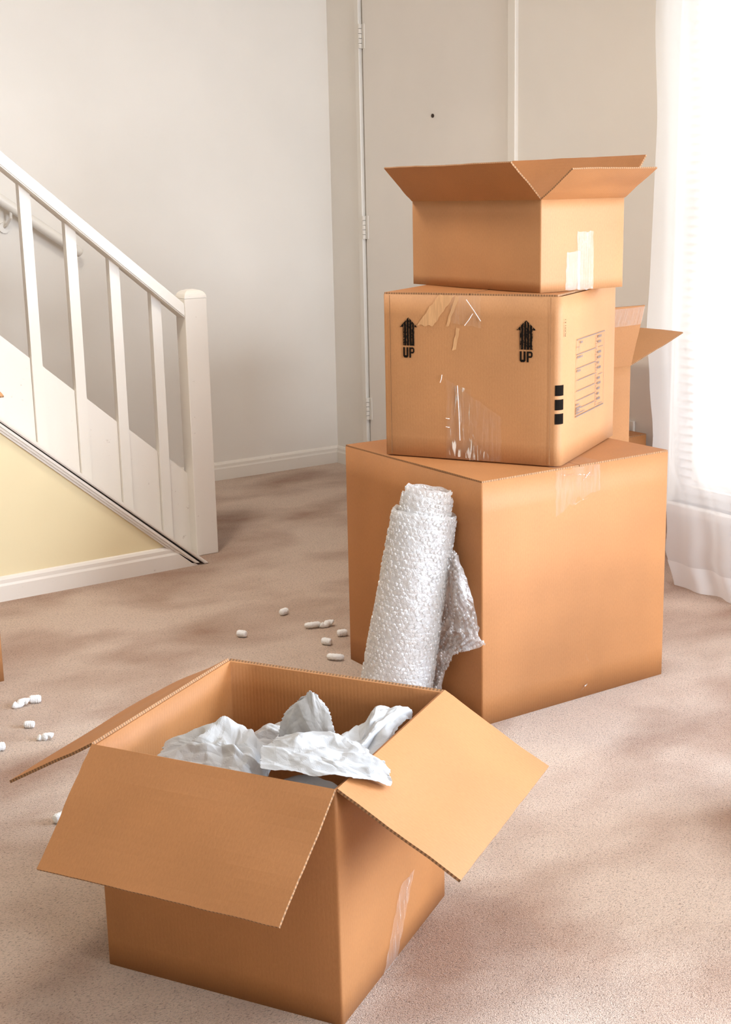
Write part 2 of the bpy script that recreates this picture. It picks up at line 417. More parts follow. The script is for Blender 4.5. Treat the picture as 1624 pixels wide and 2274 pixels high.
# door: flush slab, narrow frame, three painted hinges, peephole
door = bpy.data.objects.new('door_1', None); COL.objects.link(door); struct(door); door.location = (XW, DR[1], 0)
def rel(o, p): o.parent = p; o.matrix_parent_inverse = Matrix.Translation(-p.location); return o
bm = bmesh.new(); box(bm, XW + .004, XW + .044, DR[0] + .012, DR[1] - .013, .012, DR[2] - .012, .002); rel(obj('door_slab', bm, M_DOOR), door)
bm = bmesh.new()
for y0, y1, x0 in ((DR[1] - .002, DR[1] + .030, -.010), (DR[0] - .034, DR[0] + .010, -.016)):
    box(bm, XW + x0, XW + .10, y0, y1, 0, DR[2] + .03, .003)
box(bm, XW - .010, XW + .10, DR[0] - .034, DR[1] + .03, DR[2], DR[2] + .04, .003)
rel(obj('door_frame', bm, M_WHITE), door)
bm = bmesh.new(); box(bm, XW + .046, XW + .10, DR[0], DR[1], 0, DR[2]); rel(obj('door_stop', bm, M_WHITE), door)
for zc in (.297, 1.129, 1.955):
    bm = bmesh.new()
    yk = DR[1] - .0105
    for q in range(5):
        z0 = zc - .052 + q * .0208
        tube(bm, [(XW - .008, yk, z0 + .0010), (XW - .008, yk, z0 + .0198)], .0085, 14)
    hg = obj('hinge', bm, M_METAL); rel(hg, door)
    bm = bmesh.new(); box(bm, XW + .000, XW + .005, yk - .022, yk, zc - .052, zc + .052, .001); lf = obj('hinge_leaf', bm, M_METAL); lf.parent = hg
bm = bmesh.new(); tube(bm, [(XW + .006, 4.599, 1.589), (XW + .0005, 4.599, 1.589)], .008, 14); rel(obj('peephole', bm, M_DARK), door)

# windows
def window(n, y0, y1, z0, z1, rails, mull):
    e = bpy.data.objects.new('window_%d' % n, None); COL.objects.link(e); struct(e); e.location = (XW, (y0 + y1) / 2, z0)
    bm = bmesh.new(); d0, d1 = XW + .05, XW + .11
    box(bm, d0, d1, y0, y0 + .05, z0, z1); box(bm, d0, d1, y1 - .05, y1, z0, z1)
    box(bm, d0, d1, y0 + .05, y1 - .05, z0, z0 + .05); box(bm, d0, d1, y0 + .05, y1 - .05, z1 - .05, z1)
    for z in rails: box(bm, d0, d1, y0 + .05, y1 - .05, z - .02, z + .02)
    for y in mull: box(bm, d0, d1, y - .03, y + .03, z0 + .05, z1 - .05)
    rel(obj('window_frame', bm, M_WHITE), e)
    bm = bmesh.new(); box(bm, XW - .035, XW + .05, y0 - .06, y1 + .06, z0 - .03, z0, .004); rel(obj('window_sill', bm, M_WHITE), e)
    bm = bmesh.new(); box(bm, XW - .014, XW, y0 - .05, y0, z0, z1, .003); box(bm, XW - .014, XW, y1, y1 + .05, z0, z1, .003)
    box(bm, XW - .014, XW, y0 - .05, y1 + .05, z1, z1 + .05, .003); rel(obj('window_casing', bm, M_WHITE), e)
    ys = [y0] + list(mull) + [y1]
    for a, b in zip(ys, ys[1:]):
        bm = bmesh.new(); box(bm, XW + .078, XW + .082, a + .03, b - .03, z0 + .05, z1 - .05); rel(obj('pane', bm, M_GLASS), e)
    return e
window(1, *W1, (1.2,), ())
window(2, *W2, (1.2,), (.30,))
e3 = bpy.data.objects.new('window_3', None); COL.objects.link(e3); struct(e3); e3.location = (2.5, YF, .75)
bm = bmesh.new()
for x0, x1, z0, z1 in ((1.75, 1.80, .75, 2.25), (3.20, 3.25, .75, 2.25), (1.80, 3.20, .75, .80), (1.80, 3.20, 2.20, 2.25), (1.80, 3.20, 1.48, 1.52)): box(bm, x0, x1, YF - .11, YF - .05, z0, z1)
rel(obj('window_frame', bm, M_WHITE), e3)
bm = bmesh.new(); box(bm, 1.80, 3.20, YF - .082, YF - .078, .80, 2.20); rel(obj('pane', bm, M_GLASS), e3)

# blind behind the curtain
bl = thing('window_blind', 'white slatted blind behind the sheer curtain', 'blind', (XW + .025, (W1[0] + W1[1]) / 2, W1[2]))
sm = None; k = 0; z = W1[2] + .015
bm = bmesh.new(); bw = (W1[1] - W1[0]) / 2 - .012
a = math.radians(42); dx, dz = .0125 * math.cos(a), .0125 * math.sin(a)
vs = [bm.verts.new(c) for c in ((-dx, -bw, -dz), (0, -bw, .002), (dx, -bw, dz), (dx, bw, dz), (0, bw, .002), (-dx, bw, -dz))]
bm.faces.new((vs[0], vs[1], vs[4], vs[5])); bm.faces.new((vs[1], vs[2], vs[3], vs[4]))
sl = obj('slat', bm, M_BLIND, bl); sl.location = (0, 0, .015)
zz = .015 + .0297
while zz < W1[3] - W1[2] - .06:
    c = sl.copy(); COL.objects.link(c); c.location = (0, 0, zz); zz += .0297
bm = bmesh.new(); box(bm, -.02, .02, -bw, bw, W1[3] - W1[2] - .05, W1[3] - W1[2] - .005, .003); obj('head_rail', bm, M_WHITE, bl)
for yy in (-.45, .0, .45, bw - .10):
    bm = bmesh.new(); tube(bm, [(-.013, yy, 0), (-.013, yy, W1[3] - W1[2] - .05)], .0012, 6); obj('ladder_cord', bm, M_BLIND, bl)

# sheer curtain
def lerp_tab(tab, z):
    for (z0, a), (z1, b) in zip(tab, tab[1:]):
        if z0 <= z <= z1:
            f = (z - z0) / (z1 - z0); f = f * f * (3 - 2 * f); return a + (b - a) * f
    return tab[-1][1]
LEFT = [(0, 2.935), (.14, 3.02), (.26, 3.06), (.43, 3.140), (.64, 3.178), (.86, 3.206), (1.45, 3.215), (1.88, 3.252), (2.36, 3.27)]
XC = [(0, 3.165), (.26, 3.245), (.64, 3.285), (1.0, 3.305), (2.36, 3.335)]
def curtain_mesh(z0, z1, nz, off=0.0):
    bm = bmesh.new(); ny = 150; g = []
    for j in range(nz + 1):
        z = z0 + (z1 - z0) * j / nz; row = []
        yl = lerp_tab(LEFT, z); x0 = lerp_tab(XC, z)
        for i in range(ny + 1):
            f = i / ny; y = yl - f * (1.30 + .12 * (1 - z / 2.4)); 
            amp = .022 * (.55 + .45 * z / 2.4) * min(1, .25 + f * 6)
            ph = f * 62 + 1.6 * noise.noise(Vector((f * 6, z * .9, 2)))
            x = x0 + amp * math.sin(ph) + .012 * noise.noise(Vector((f * 9, z * 1.7, 7))) - .02 * (1 - min(1, f * 5)) * math.sin(z * 2.2) * .3 + off
            row.append(bm.verts.new((x, y, z)))
        g.append(row)
    for j in range(nz):
        for i in range(ny): bm.faces.new((g[j][i], g[j][i + 1], g[j + 1][i + 1], g[j + 1][i]))
    return bm
cur = thing('sheer_curtain', 'sheer white floor-length curtain hanging over the bright window', 'curtain', (3.25, 2.4, 0))
rel(obj('curtain_cloth', curtain_mesh(.006, 2.34, 46), M_SHEER, None, True), cur)
rel(obj('hem', curtain_mesh(.006, .078, 3, -.0012), M_HEM, None, True), cur)
rod = thing('curtain_rod', 'white curtain rod above the window', 'curtain rod', (XW, 2.4, 2.35))
bm = bmesh.new(); tube(bm, [(3.335, 1.6, 2.352), (3.335, 3.36, 2.352)], .012, 12); rel(obj('rod', bm, M_METAL), rod)
for y in (1.66, 3.32):
    bm = bmesh.new(); box(bm, 3.325, XW, y - .012, y + .012, 2.34, 2.364); rel(obj('bracket', bm, M_METAL), rod)

# ================================================================= STAIRS
st = thing('staircase', 'carpeted staircase rising to the left behind the white railing', 'staircase', (2.17, 4.9, 0))
NOSE, RUN, RISE = 2.190, .2245, .1925
for i in range(11):
    x = NOSE - i * RUN; z1 = (i + 1) * RISE; z0 = i * RISE
    bm = bmesh.new()
    pts = [(x - .028, z0), (x - .028, z1 - .045), (x - .012, z1 - .042), (x, z1 - .024), (x - .006, z1 - .006), (x - .022, z1), (x - RUN - .03, z1), (x - RUN - .03, z0)]
    prism(bm, pts, YS + .165, YB - .016); rel(obj('carpeted_step', bm, M_STEPC), st)
bm = bmesh.new()
def panel_top(x): return .853 - .840 * (x - 1.436)
prism(bm, [(2.06, .0), (2.06, panel_top(2.06)), (-.4, panel_top(-.4)), (-.4, panel_top(-.4) - .9)], YB - .015, YB - .001)
rel(obj('wall_skirt', bm, M_WHITE), st)

rl = thing('stair_railing', 'white painted stair railing with square balusters and newel post', 'railing', (2.13, 4.29, 0))
YN = 4.255
bm = bmesh.new()
X0, X1 = 2.085, 2.172
box(bm, X0, X1, YN, YN + .075, 0, .935, .003)
# gently domed cap of the post
for (s, z) in ((0, .935),):
    g = []
    for q in range(7):
        a = q / 6 * math.pi / 2; k = math.cos(a) ** .7 if q < 6 else .0
        g.append(((X1 - X0) / 2 * max(.30, k), .0375 * max(.30, k), .935 + .030 * math.sin(a)))
    cx, cy = (X0 + X1) / 2, YN + .0375
    rings = [[bm.verts.new((cx + sx * a, cy + sy * b, z)) for sx, sy in ((-1, -1), (1, -1), (1, 1), (-1, 1))] for a, b, z in g]
    for r0, r1 in zip(rings, rings[1:]):
        for q in range(4): bm.faces.new((r0[q], r0[(q + 1) % 4], r1[(q + 1) % 4], r1[q]))
    bm.faces.new(rings[-1])
rel(obj('newel_post', bm, M_SCUFF), rl)
def line(p0, p1): return lambda x: p0[1] + (p1[1] - p0[1]) * (x - p0[0]) / (p1[0] - p0[0])
rt = line((1.467, 1.439), (2.068, .931)); rb = line((1.463, 1.393), (2.097, .856))
bm = bmesh.new(); prism(bm, [(.20, rb(.20)), (X0 + .002, rb(X0)), (X0 + .002, rt(X0)), (.20, rt(.20))], YN, YN + .066)
bmesh.ops.bevel(bm, geom=bm.edges[:], offset=.004, segments=2, affect='EDGES')
rel(obj('handrail', bm, M_WHITE), rl)
ct = line((1.358, .616), (2.057, .018)); cb = lambda x: ct(x) - .026
xs = [1.531 - .1478 * 7 + .1478 * i for i in range(11)]
def baluster(x):
    b = bmesh.new()
    prism(b, [(x, ct(x) - .03), (x + .036, ct(x + .036) - .03), (x + .036, rb(x + .036) + .006), (x, rb(x) + .006)], YN + .036, YN + .064)
    return b
for x in xs: rel(obj('baluster', baluster(x), M_WHITE), rl)
for i, x in enumerate(xs):
    a = x + .037; b = (xs[i + 1] - .001) if i < len(xs) - 1 else X0
    if b - a < .02: continue
    bm = bmesh.new()
    prism(bm, [(a, ct(a) - .04), (b, ct(b) - .04), (b, panel_top(b) - .004), (a, panel_top(a) + .001)], YN + .050, YN + .062)
    rel(obj('infill_panel', bm, M_SCUFF), rl)
bm = bmesh.new()      # sloping cap on the yellow wall
prism(bm, [(.20, ct(.20)), (2.075, ct(2.075)), (2.060, max(.001, cb(2.060))), (.20, cb(.20))], YS - .021, YS + .165)
bmesh.ops.bevel(bm, geom=[e for e in bm.edges if abs(e.verts[0].co.y - e.verts[1].co.y) < .001], offset=.003, segments=2, affect='EDGES')
rel(obj('sloping_cap', bm, M_SCUFF), rl)
bm = bmesh.new()
m1 = lambda x: cb(x) + .002
for dz, dp in ((0, .018), (.011, .014), (.021, .009)):
    prism(bm, [(.20, m1(.20) - dz), (2.04 - dz * 1.2, m1(2.04 - dz * 1.2) - dz), (2.025 - dz * 1.2, m1(2.025 - dz * 1.2) - dz - .011), (.20, m1(.20) - dz - .011)], YS - dp, YS + .002)
rel(obj('cap_moulding', bm, M_WHITE), rl)

hr = thing('wall_handrail', 'white round handrail fixed to the back wall above the stairs', 'handrail', (2.0, 5.33, 1.1))
hz = line((1.82, 1.290), (2.148, 1.062))
bm = bmesh.new(); tube(bm, [(.2, 5.33, hz(.2)), (2.135, 5.33, hz(2.135)), (2.146, 5.33, hz(2.146)), (2.15, 5.33, hz(2.15))], [.021, .021, .018, .008], 16); rel(obj('rail', bm, M_WHITE, None, True), hr)
for x in (1.862, .95):
    z = hz(x); bm = bmesh.new(); tube(bm, [(x, 5.33, z - .018), (x, 5.335, z - .045), (x - .008, 5.37, z - .075), (x - .012, 5.394, z - .085)], .006, 8)
    tube(bm, [(x - .012, 5.386, z - .085), (x - .012, 5.3945, z - .085)], .022, 14); rel(obj('bracket', bm, M_METAL), hr)

# ================================================================= BOXES
D2R = math.pi / 180
def flap_pts(hinge0, hinge1, n, ang, ln, taper=(0, 0), lens=None):
    d = Vector(n) * math.cos(ang * D2R) + Vector((0, 0, math.sin(ang * D2R)))
    h0, h1 = Vector(hinge0), Vector(hinge1); e = (h1 - h0).normalized()
    l0, l1 = lens if lens else (ln, ln)
    return h0, h1, h1 + d * l1 - e * taper[1], h0 + d * l0 + e * taper[0]
def flap(parent, hinge0, hinge1, n, ang, ln, t=.004, mats=CARD, taper=(.003, .003), warp=.004, seed=0, curl=0.0, lens=None, label=None, ragged=.0015):
    bm = bmesh.new(); a, b, c, d = flap_pts(hinge0, hinge1, n, ang, ln, taper, lens)
    slab(bm, a, b, c, d, t, nu=22, nv=12, warp=warp, seed=seed, curl=curl, ragged=ragged)
    bmesh.ops.recalc_face_normals(bm, faces=bm.faces[:])
    o = obj('flap', bm, mats, parent, False)
    if label: o['label'] = label
    return o

# --- A: the big closed box at the bottom of the stack
L, W, hA = .6164, .604, .612
A = thing('cardboard_box', 'largest closed cardboard box at the bottom of the stack', 'box', (1.924, 2.398, 0), -.0124, 'moving boxes')
bm = bmesh.new(); box_body(bm, L, W, hA, .005, (.005,) * 4, .004, 1); obj('body', bm, CARD, A, True)
for x0, x1, s in ((.002, L / 2 - .001, 1), (L / 2 + .001, L - .002, 2)):
    bm = bmesh.new(); slab(bm, (x0, .0015, hA + .0045), (x1, .0015, hA + .0045), (x1, W - .002, hA + .0045), (x0, W - .002, hA + .0045), .0045, Vector((0, 0, 1)), 12, 12, .0015, s, 0, .001)
    obj('top_flap', bm, CARD, A)
patch('tape', A, (0, 0, 0), (1, 0, 0), (0, 0, 1), [(.230, .487), (.378, .474), (.374, .612), (.228, .612)], M_TAPE, .0022, 10, .0005, 3)
patch('tape', A, (0, 0, hA + .0055), (1, 0, 0), (0, 1, 0), [(.228, 0), (.374, 0), (.374, W), (.228, W)], M_TAPE, .0012, 8, .0004, 4)
for (u0, v0, u1, v1, wd) in ((.30, .56, .345, .60, .004), (.285, .52, .335, .53, .003), (.33, .118, .345, .090, .006), (.318, .020, .345, .036, .004), (.24, .60, .36, .585, .0025)):
    d = Vector((u1 - u0, v1 - v0)).normalized() * wd; px, pz = -d.y, d.x
    patch('tape_shred', A, (0, 0, 0), (1, 0, 0), (0, 0, 1), [(u0, v0), (u1 + px * .3, v1 + pz * .3), (u1 + px * .6, v1 + pz * .6), (u0 + px, v0 + pz)], M_WRINK, .0035, 6, .004, u0 * 9)

# --- B: the printed box in the middle
L, W, hB = .459, .4735, .414
zB = hA + .0078
Bx = thing('cardboard_box', 'printed closed cardboard box with two black UP arrows, middle of the stack', 'box', (2.168, 2.397, zB), 29.543 * D2R, 'moving boxes')
bm = bmesh.new(); box_body(bm, L, W, hB, .004, (.019, .005, .005, .006), .005, 5); obj('body', bm, CARDP, Bx, True)

for y0, y1, s in ((.010, W / 2 - .001, 3), (W / 2 + .001, W - .003, 4)):
    bm = bmesh.new(); slab(bm, (.001, y0, hB + .0045), (L - .002, y0, hB + .0045), (L - .002, y1, hB + .0045), (.001, y1, hB + .0045), .0045, Vector((0, 0, 1)), 14, 10, .0012, s, 0, .0012)
    obj('top_flap', bm, CARD, Bx)
# front face axes: origin at far-left bottom, u runs to the near corner
FO, FU, FV = (0, W, 0), (0, -1, 0), (0, 0, 1)
def fp(v, z): return (W - v, z)
def print_poly(name, parent, O, eu, ev, polys, m, lift):
    bm = bmesh.new(); O = Vector(O); eu = Vector(eu); ev = Vector(ev); n = eu.cross(ev)
    for pl in polys: bm.faces.new([bm.verts.new(O + eu * a + ev * b + n * lift) for a, b in pl])
    return obj(name, bm, m, parent)
def text_mesh(name, s, size, parent, O, eu, ev, m, lift, sx=1.0, rot=False, bold=0.0):
    cu = bpy.data.curves.new(name, 'FONT'); cu.body = s; cu.size = size; cu.offset = bold
    to = bpy.data.objects.new(name, cu); COL.objects.link(to)
    dg = bpy.context.evaluated_depsgraph_get()
    me = bpy.data.meshes.new_from_object(to.evaluated_get(dg)); COL.objects.unlink(to); bpy.data.objects.remove(to)
    eu = Vector(eu); ev = Vector(ev); O = Vector(O); n = eu.cross(ev)
    mn = min(v.co.x for v in me.vertices)
    for v in me.vertices:
        x, y = (v.co.x - mn) * sx, v.co.y
        if rot: x, y = -y, x
        v.co = O + eu * x + ev * y + n * lift
    me.materials.clear(); me.materials.append(m)
    return link(name, me, parent)
LF = .0042
for vc, s in ((.4017, 1.0), (.087, 1.06)):
    c = W - vc; zt = .357; zs = .3325; zb = .2855; hw = .0158 * s; hh = .0242 * s
    print_poly('printed_arrow', Bx, FO, FU, FV, [[(c - hw, zb), (c + hw, zb), (c + hw, zs), (c - hw, zs)], [(c - hh, zs), (c + hh, zs), (c, zt)]], M_INKW, LF)
    k = s; x0 = c - .0155 * k; y0 = .2548; hgt = .0265; st = .0047 * k; wl = .0140 * k
    up = [[(x0, y0 + .004), (x0 + st, y0 + .006), (x0 + st, y0 + hgt), (x0, y0 + hgt)], [(x0 + wl - st, y0 + .006), (x0 + wl, y0 + .004), (x0 + wl, y0 + hgt), (x0 + wl - st, y0 + hgt)],
          [(x0, y0 + .004), (x0 + .003, y0), (x0 + wl - .003, y0), (x0 + wl, y0 + .004), (x0 + wl - st, y0 + .006), (x0 + st, y0 + .006)]]
    x1 = x0 + wl + .0030 * k; ym = y0 + hgt * .42; yt = y0 + hgt; b5 = .0042
    up += [[(x1, y0), (x1 + st, y0), (x1 + st, yt), (x1, yt)], [(x1 + st, yt - b5), (x1 + wl - st * .8, yt - b5), (x1 + wl - .003, yt), (x1 + st, yt)],
           [(x1 + st, ym), (x1 + wl - .003, ym), (x1 + wl - st * .8, ym + b5), (x1 + st, ym + b5)],
           [(x1 + wl - .003, ym), (x1 + wl, ym + .004), (x1 + wl, yt - .004), (x1 + wl - .003, yt), (x1 + wl - st * .8, yt - b5), (x1 + wl - st * .8, ym + b5)]]
    print_poly('printed_word', Bx, FO, FU, FV, up, M_INK, LF)
# black squares wrapped on the rounded near corner
for z0 in (.1745, .1395, .1045):
    bm = bmesh.new(); r = .019; pr = []
    for q in range(7):
        a = math.pi + (q / 6) * (math.pi / 2) * 1.0
        pr.append((r + (r + .0012) * math.cos(a), r + (r + .0012) * math.sin(a)))
    for (a0, b0), (a1, b1) in zip(pr[1:], pr[2:]):
        bm.faces.new([bm.verts.new(c) for c in ((a0, b0, z0), (a1, b1, z0), (a1, b1, z0 + .026), (a0, b0, z0 + .026))])
    obj('printed_square', bm, M_INK, Bx)
RO, RU, RV = (0, 0, 0), (1, 0, 0), (0, 0, 1)
text_mesh('printed_word', 'PLAIN 3.1', .011, Bx, (.024, 0, .318), RU, RV, M_INK, LF, .95, True)
frm = []
def hline(a0, a1, z, w=.0012): frm.append([(a0, z - w / 2), (a1, z - w / 2), (a1, z + w / 2), (a0, z + w / 2)])
def vline(a, z0, z1, w=.0012): frm.append([(a - w / 2, z0), (a + w / 2, z0), (a + w / 2, z1), (a - w / 2, z1)])
hline(.116, .276, .299, .0022); hline(.281, .35, .299, .0022); hline(.112, .272, .106, .0026); hline(.276, .347, .106, .0026)
vline(.114, .106, .299); vline(.276, .106, .299); vline(.348, .106, .299)
for z in (.262, .227): hline(.114, .275, z, .0018)
for z in (.197, .170, .146): hline(.120, .268, z, .0018)
hline(.155, .268, .124, .0018); hline(.14, .185, .113, .0015)
for z in (.262, .19, .112): hline(.30, .335, z, .0014)
hline(.114, .136, .2805); vline(.136, .262, .299)
print_poly('printed_form', Bx, RO, RU, RV, frm, M_GREYINK, LF)
for i in range(13):
    z = .2865 - i * .0136
    if i in (2, 7): continue
    wln = (.030, .026, 0, .030, .029, .014, .028, .026, .022, .027, .022, .016, .025)[i]
    g = []
    x = .290
    while x < .290 + wln:            # faint illegible small print, one tick per character
        wch = .0022 + .0012 * random.random(); g.append([(x, z), (x + wch, z), (x + wch, z + .0062), (x, z + .0062)]); x += wch + .0011
    print_poly('small_print', Bx, RO, RU, RV, g, M_GREYINK, LF)
dots = []
for i in range(26): dots.append([(.2795, .112 + i * .0069), (.2835, .112 + i * .0069), (.2835, .1145 + i * .0069), (.2795, .1145 + i * .0069)])
print_poly('tick_boxes', Bx, RO, RU, RV, dots, M_GREYINK, LF)
for (a, z, n) in ((.142, .288, 4), (.118, .252, 9), (.118, .218, 6), (.116, .133, 5), (.116, .124, 8), (.115, .118, 6), (.115, .111, 5)):
    g = []; x = a
    for q in range(n): g.append([(x, z), (x + .0034, z), (x + .0034, z + .0052), (x, z + .0052)]); x += .005
    print_poly('small_print', Bx, RO, RU, RV, g, M_GREYINK, LF)
# score creases left by the folded corner tabs
patch('fold_crease', Bx, FO, FU, FV, [fp(.0265, .004), fp(.0245, .004), fp(.0245, hB - .002), fp(.0265, hB - .002)], M_EDGE, .0040)
patch('fold_crease', Bx, FO, FU, FV, [fp(.4545, .004), fp(.4530, .004), fp(.4530, hB - .002), fp(.4545, hB - .002)], M_EDGE, .0036)
# tapes and torn paper on the front face
patch('torn_layer', Bx, FO, FU, FV, [fp(.378, .338), fp(.335, .336), fp(.275, .414), fp(.318, .414)], M_TAPET, .0034, 10, .0006, 2)
patch('torn_layer', Bx, FO, FU, FV, [fp(.300, .335), fp(.292, .338), fp(.262, .412), fp(.272, .414)], M_TAPET, .0036, 6, .001, 8)
patch('torn_layer', Bx, FO, FU, FV, [fp(.283, .278), fp(.272, .280), fp(.262, .332), fp(.270, .336)], M_TAPET, .0036, 6, .0015, 9)
patch('tape', Bx, FO, FU, FV, [fp(.285, .345), fp(.205, .335), fp(.207, .414), fp(.288, .414)], M_TAPE, .0040, 8, .0008, 5)
patch('tape', Bx, FO, FU, FV, [fp(.300, .002), fp(.152, .002), fp(.152, .115), fp(.298, .205)], M_TAPE, .0038, 10, .001, 6)
patch('wrinkled_tape', Bx, FO, FU, FV, [fp(.292, .010), fp(.222, .004), fp(.232, .180), fp(.282, .190)], M_WRINK, .0040, 16, .006, 7)
patch('wrinkled_tape', Bx, FO, FU, FV, [fp(.236, .002), fp(.168, .002), fp(.205, .035), fp(.240, .060)], M_WRINK, .0042, 12, .006, 12)
for (v0, z0, v1, z1) in ((.243, .404, .205, .352), (.226, .370, .248, .340), (.31, .215, .315, .195), (.30, .105, .29, .104), (.30, .083, .29, .082), (.268, .19, .262, .05)):
    bm = bmesh.new(); P = lambda v, z, d: Vector((-d, v, z))
    tube(bm, [P(v0, z0, .006), P((v0 + v1) / 2 - .002, (z0 + z1) / 2, .0085), P(v1, z1, .006)], .0009, 5); obj('tape_wrinkle', bm, M_FOAM, Bx)

# --- C: the open box on top
L, W, hC = .2787, .5219, .221
zC = zB + hB + .0055
Cx = thing('cardboard_box', 'small open cardboard box on top of the stack', 'box', (2.163, 2.468, zC), .4272 * D2R, 'moving boxes')
bm = bmesh.new(); box_body(bm, L, W, hC, .004, (.004,) * 4, .002, 9); obj('body', bm, CARDP, Cx, True)
flap(Cx, (0, W, hC), (0, 0, hC), (-1, 0, 0), 43, .1275, seed=11, warp=.003)
flap(Cx, (0, 0, hC), (L, 0, hC), (0, -1, 0), 31.5, .1325, seed=12, taper=(-.004, .006), warp=.003)
flap(Cx, (L, 0, hC), (L, W, hC), (1, 0, 0), 53, .1275, seed=13, warp=.003)
flap(Cx, (.006, W - .012, hC - .002), (L - .006, W - .012, hC - .002), (0, -1, 0), -86, .13, seed=14, warp=.001)
patch('tape', Cx, (0, 0, 0), (1, 0, 0), (0, 0, 1), [(.080, .002), (.128, .002), (.128, .096), (.084, .094)], M_TAPEW, .0022, 8, .0003, 3)
patch('tape', Cx, (0, 0, 0), (1, 0, 0), (0, 0, 1), [(.118, .001), (.172, .001), (.171, .142), (.118, .142)], M_TAPEW, .0030, 10, .0008, 6)

# --- D: the big open box in front, filled with paper
L, W, hD = .4402, .4494, .4036
Dx = thing('cardboard_box', 'open cardboard box in front, filled with crumpled white paper', 'box', (.989, 1.586, 0), 31.081 * D2R, 'moving boxes')
bm = bmesh.new(); box_body(bm, L, W, hD, .005, (.005,) * 4, .004, 21); obj('body', bm, CARD, Dx, True)
flap(Dx, (0, W, hD), (0, 0, hD), (-1, 0, 0), -39.5, .220, .005, [M_FLUTE, M_EDGE, M_CARD], (.008, .010), .005, 31)
flap(Dx, (0, 0, hD), (L, 0, hD), (0, -1, 0), -30, .2275, .005, [M_CARD2, M_EDGE, M_CARD], (.004, .002), .004, 32)
flap(Dx, (L, 0, hD), (L, W, hD), (1, 0, 0), -62, .215, .005, CARD, (.004, .004), .005, 33)
flap(Dx, (L, W, hD), (0, W, hD), (0, 1, 0), -28.75, .2125, .005, CARD, (.004, .004), .004, 34)
patch('tape', Dx, (0, 0, 0), (1, 0, 0), (0, 0, 1), [(.150, .003), (.205, .003), (.285, .130), (.225, .130)], clear_tape('hazy_tape', .05, .02, .10), .0040, 10, .001, 4)
patch('tape_shred', Dx, (0, 0, 0), (1, 0, 0), (0, 0, 1), [(.19, .045), (.20, .05), (.275, .125), (.262, .125)], M_WRINK, .0045, 8, .004, 14)

# --- E, F: boxes behind the stack by the door wall ; G: at the left edge
L, W, hE = .45, .46, .735
E_ = thing('cardboard_box', 'tall open cardboard box with a taped flap behind the stack, beside the curtain', 'box', (3.02 - L, 3.012, 0), 0, 'moving boxes')
bm = bmesh.new(); box_body(bm, L, W, hE, .004, (.004,) * 4, .003, 41); obj('body', bm, CARDP, E_, True)
f1 = flap(E_, (0, 0, hE), (L, 0, hE), (0, -1, 0), 73.4, .201, seed=42, mats=CARDP, warp=.002)
flap(E_, (L, 0, hE), (L, W, hE), (1, 0, 0), 19.8, .249, seed=43, mats=CARDP, warp=.003)
flap(E_, (L, W, hE), (0, W, hE), (0, 1, 0), 40, .20, seed=44, mats=CARDP, warp=.003)
flap(E_, (0, W, hE), (0, 0, hE), (-1, 0, 0), -60, .22, seed=45, mats=CARDP, warp=.003)
ca, sa = math.cos(73.4 * D2R), math.sin(73.4 * D2R)
patch('tape', E_, (0, 0, hE), (1, 0, 0), (0, -ca, sa), [(.0, .140), (L - .004, .140), (L - .004, .199), (0, .199)], M_TAPEW, .003, 6, .0004, 3)
Fx = thing('cardboard_box', 'low closed cardboard box against the wall, between tall box and curtain', 'box', (3.045, 3.29, 0), .03, 'moving boxes')
bm = bmesh.new(); box_body(bm, .35, .36, .429, .004, (.004, .006, .004, .004), .003, 51); obj('body', bm, CARD, Fx, True)
for x0, x1 in ((.002, .174), (.176, .348)):
    bm = bmesh.new(); slab(bm, (x0, .001, .433), (x1, .001, .433), (x1, .359, .433), (x0, .359, .433), .004, Vector((0, 0, 1)), 6, 6, .001, x0); obj('top_flap', bm, CARD, Fx)
L, W, hG = .46, .46, .86
Gx = thing('cardboard_box', 'tall open cardboard box cut off by the left edge of the photo', 'box', (1.077 - L, 3.43, 0), 0, 'moving boxes')
bm = bmesh.new(); box_body(bm, L, W, hG, .004, (.004,) * 4, .003, 61); obj('body', bm, CARDP, Gx, True)
flap(Gx, (0, 0, hG), (L, 0, hG), (0, -1, 0), -15, .205, seed=62, mats=CARDP)
flap(Gx, (L, 0, hG), (L, W, hG), (1, 0, 0), -87, .215, seed=63, mats=CARDP)
flap(Gx, (L, W, hG), (0, W, hG), (0, 1, 0), -40, .22, seed=64, mats=CARDP)
flap(Gx, (0, W, hG), (0, 0, hG), (-1, 0, 0), -35, .22, seed=65, mats=CARDP)
for (x, y, rz, l, d, h, lb) in ((2.04, 1.08, .03, .42, .44, .48, 'closed cardboard box added out of view to shade the carpet, nearer the curtain'),
                               (1.22, -.32, .08, .42, .40, .80, 'closed cardboard box added out of view to shade the front box, nearest the camera')):  # both boxes are added out of view to block window light
    q = thing('cardboard_box', lb, 'box', (x, y, 0), rz, 'moving boxes')
    bm = bmesh.new(); box_body(bm, l, d, h, .004, (.004,) * 4, .003, 71 + x); obj('body', bm, CARD, q, True)
    for x0, x1 in ((.002, l / 2 - .001), (l / 2 + .001, l - .002)):
        bm = bmesh.new(); slab(bm, (x0, .001, h + .004), (x1, .001, h + .004), (x1, d - .001, h + .004), (x0, d - .001, h + .004), .004, Vector((0, 0, 1)), 6, 6, .001, x0); obj('top_flap', bm, CARD, q)
# small wall plate above the low box
op = thing('wall_plate', 'small white wall plate just above the low box', 'outlet', (XW, 3.427, .40))
bm = bmesh.new(); box(bm, XW - .012, XW, 3.392, 3.462, .400, .462, .003); rel(obj('plate', bm, M_WHITE), op)

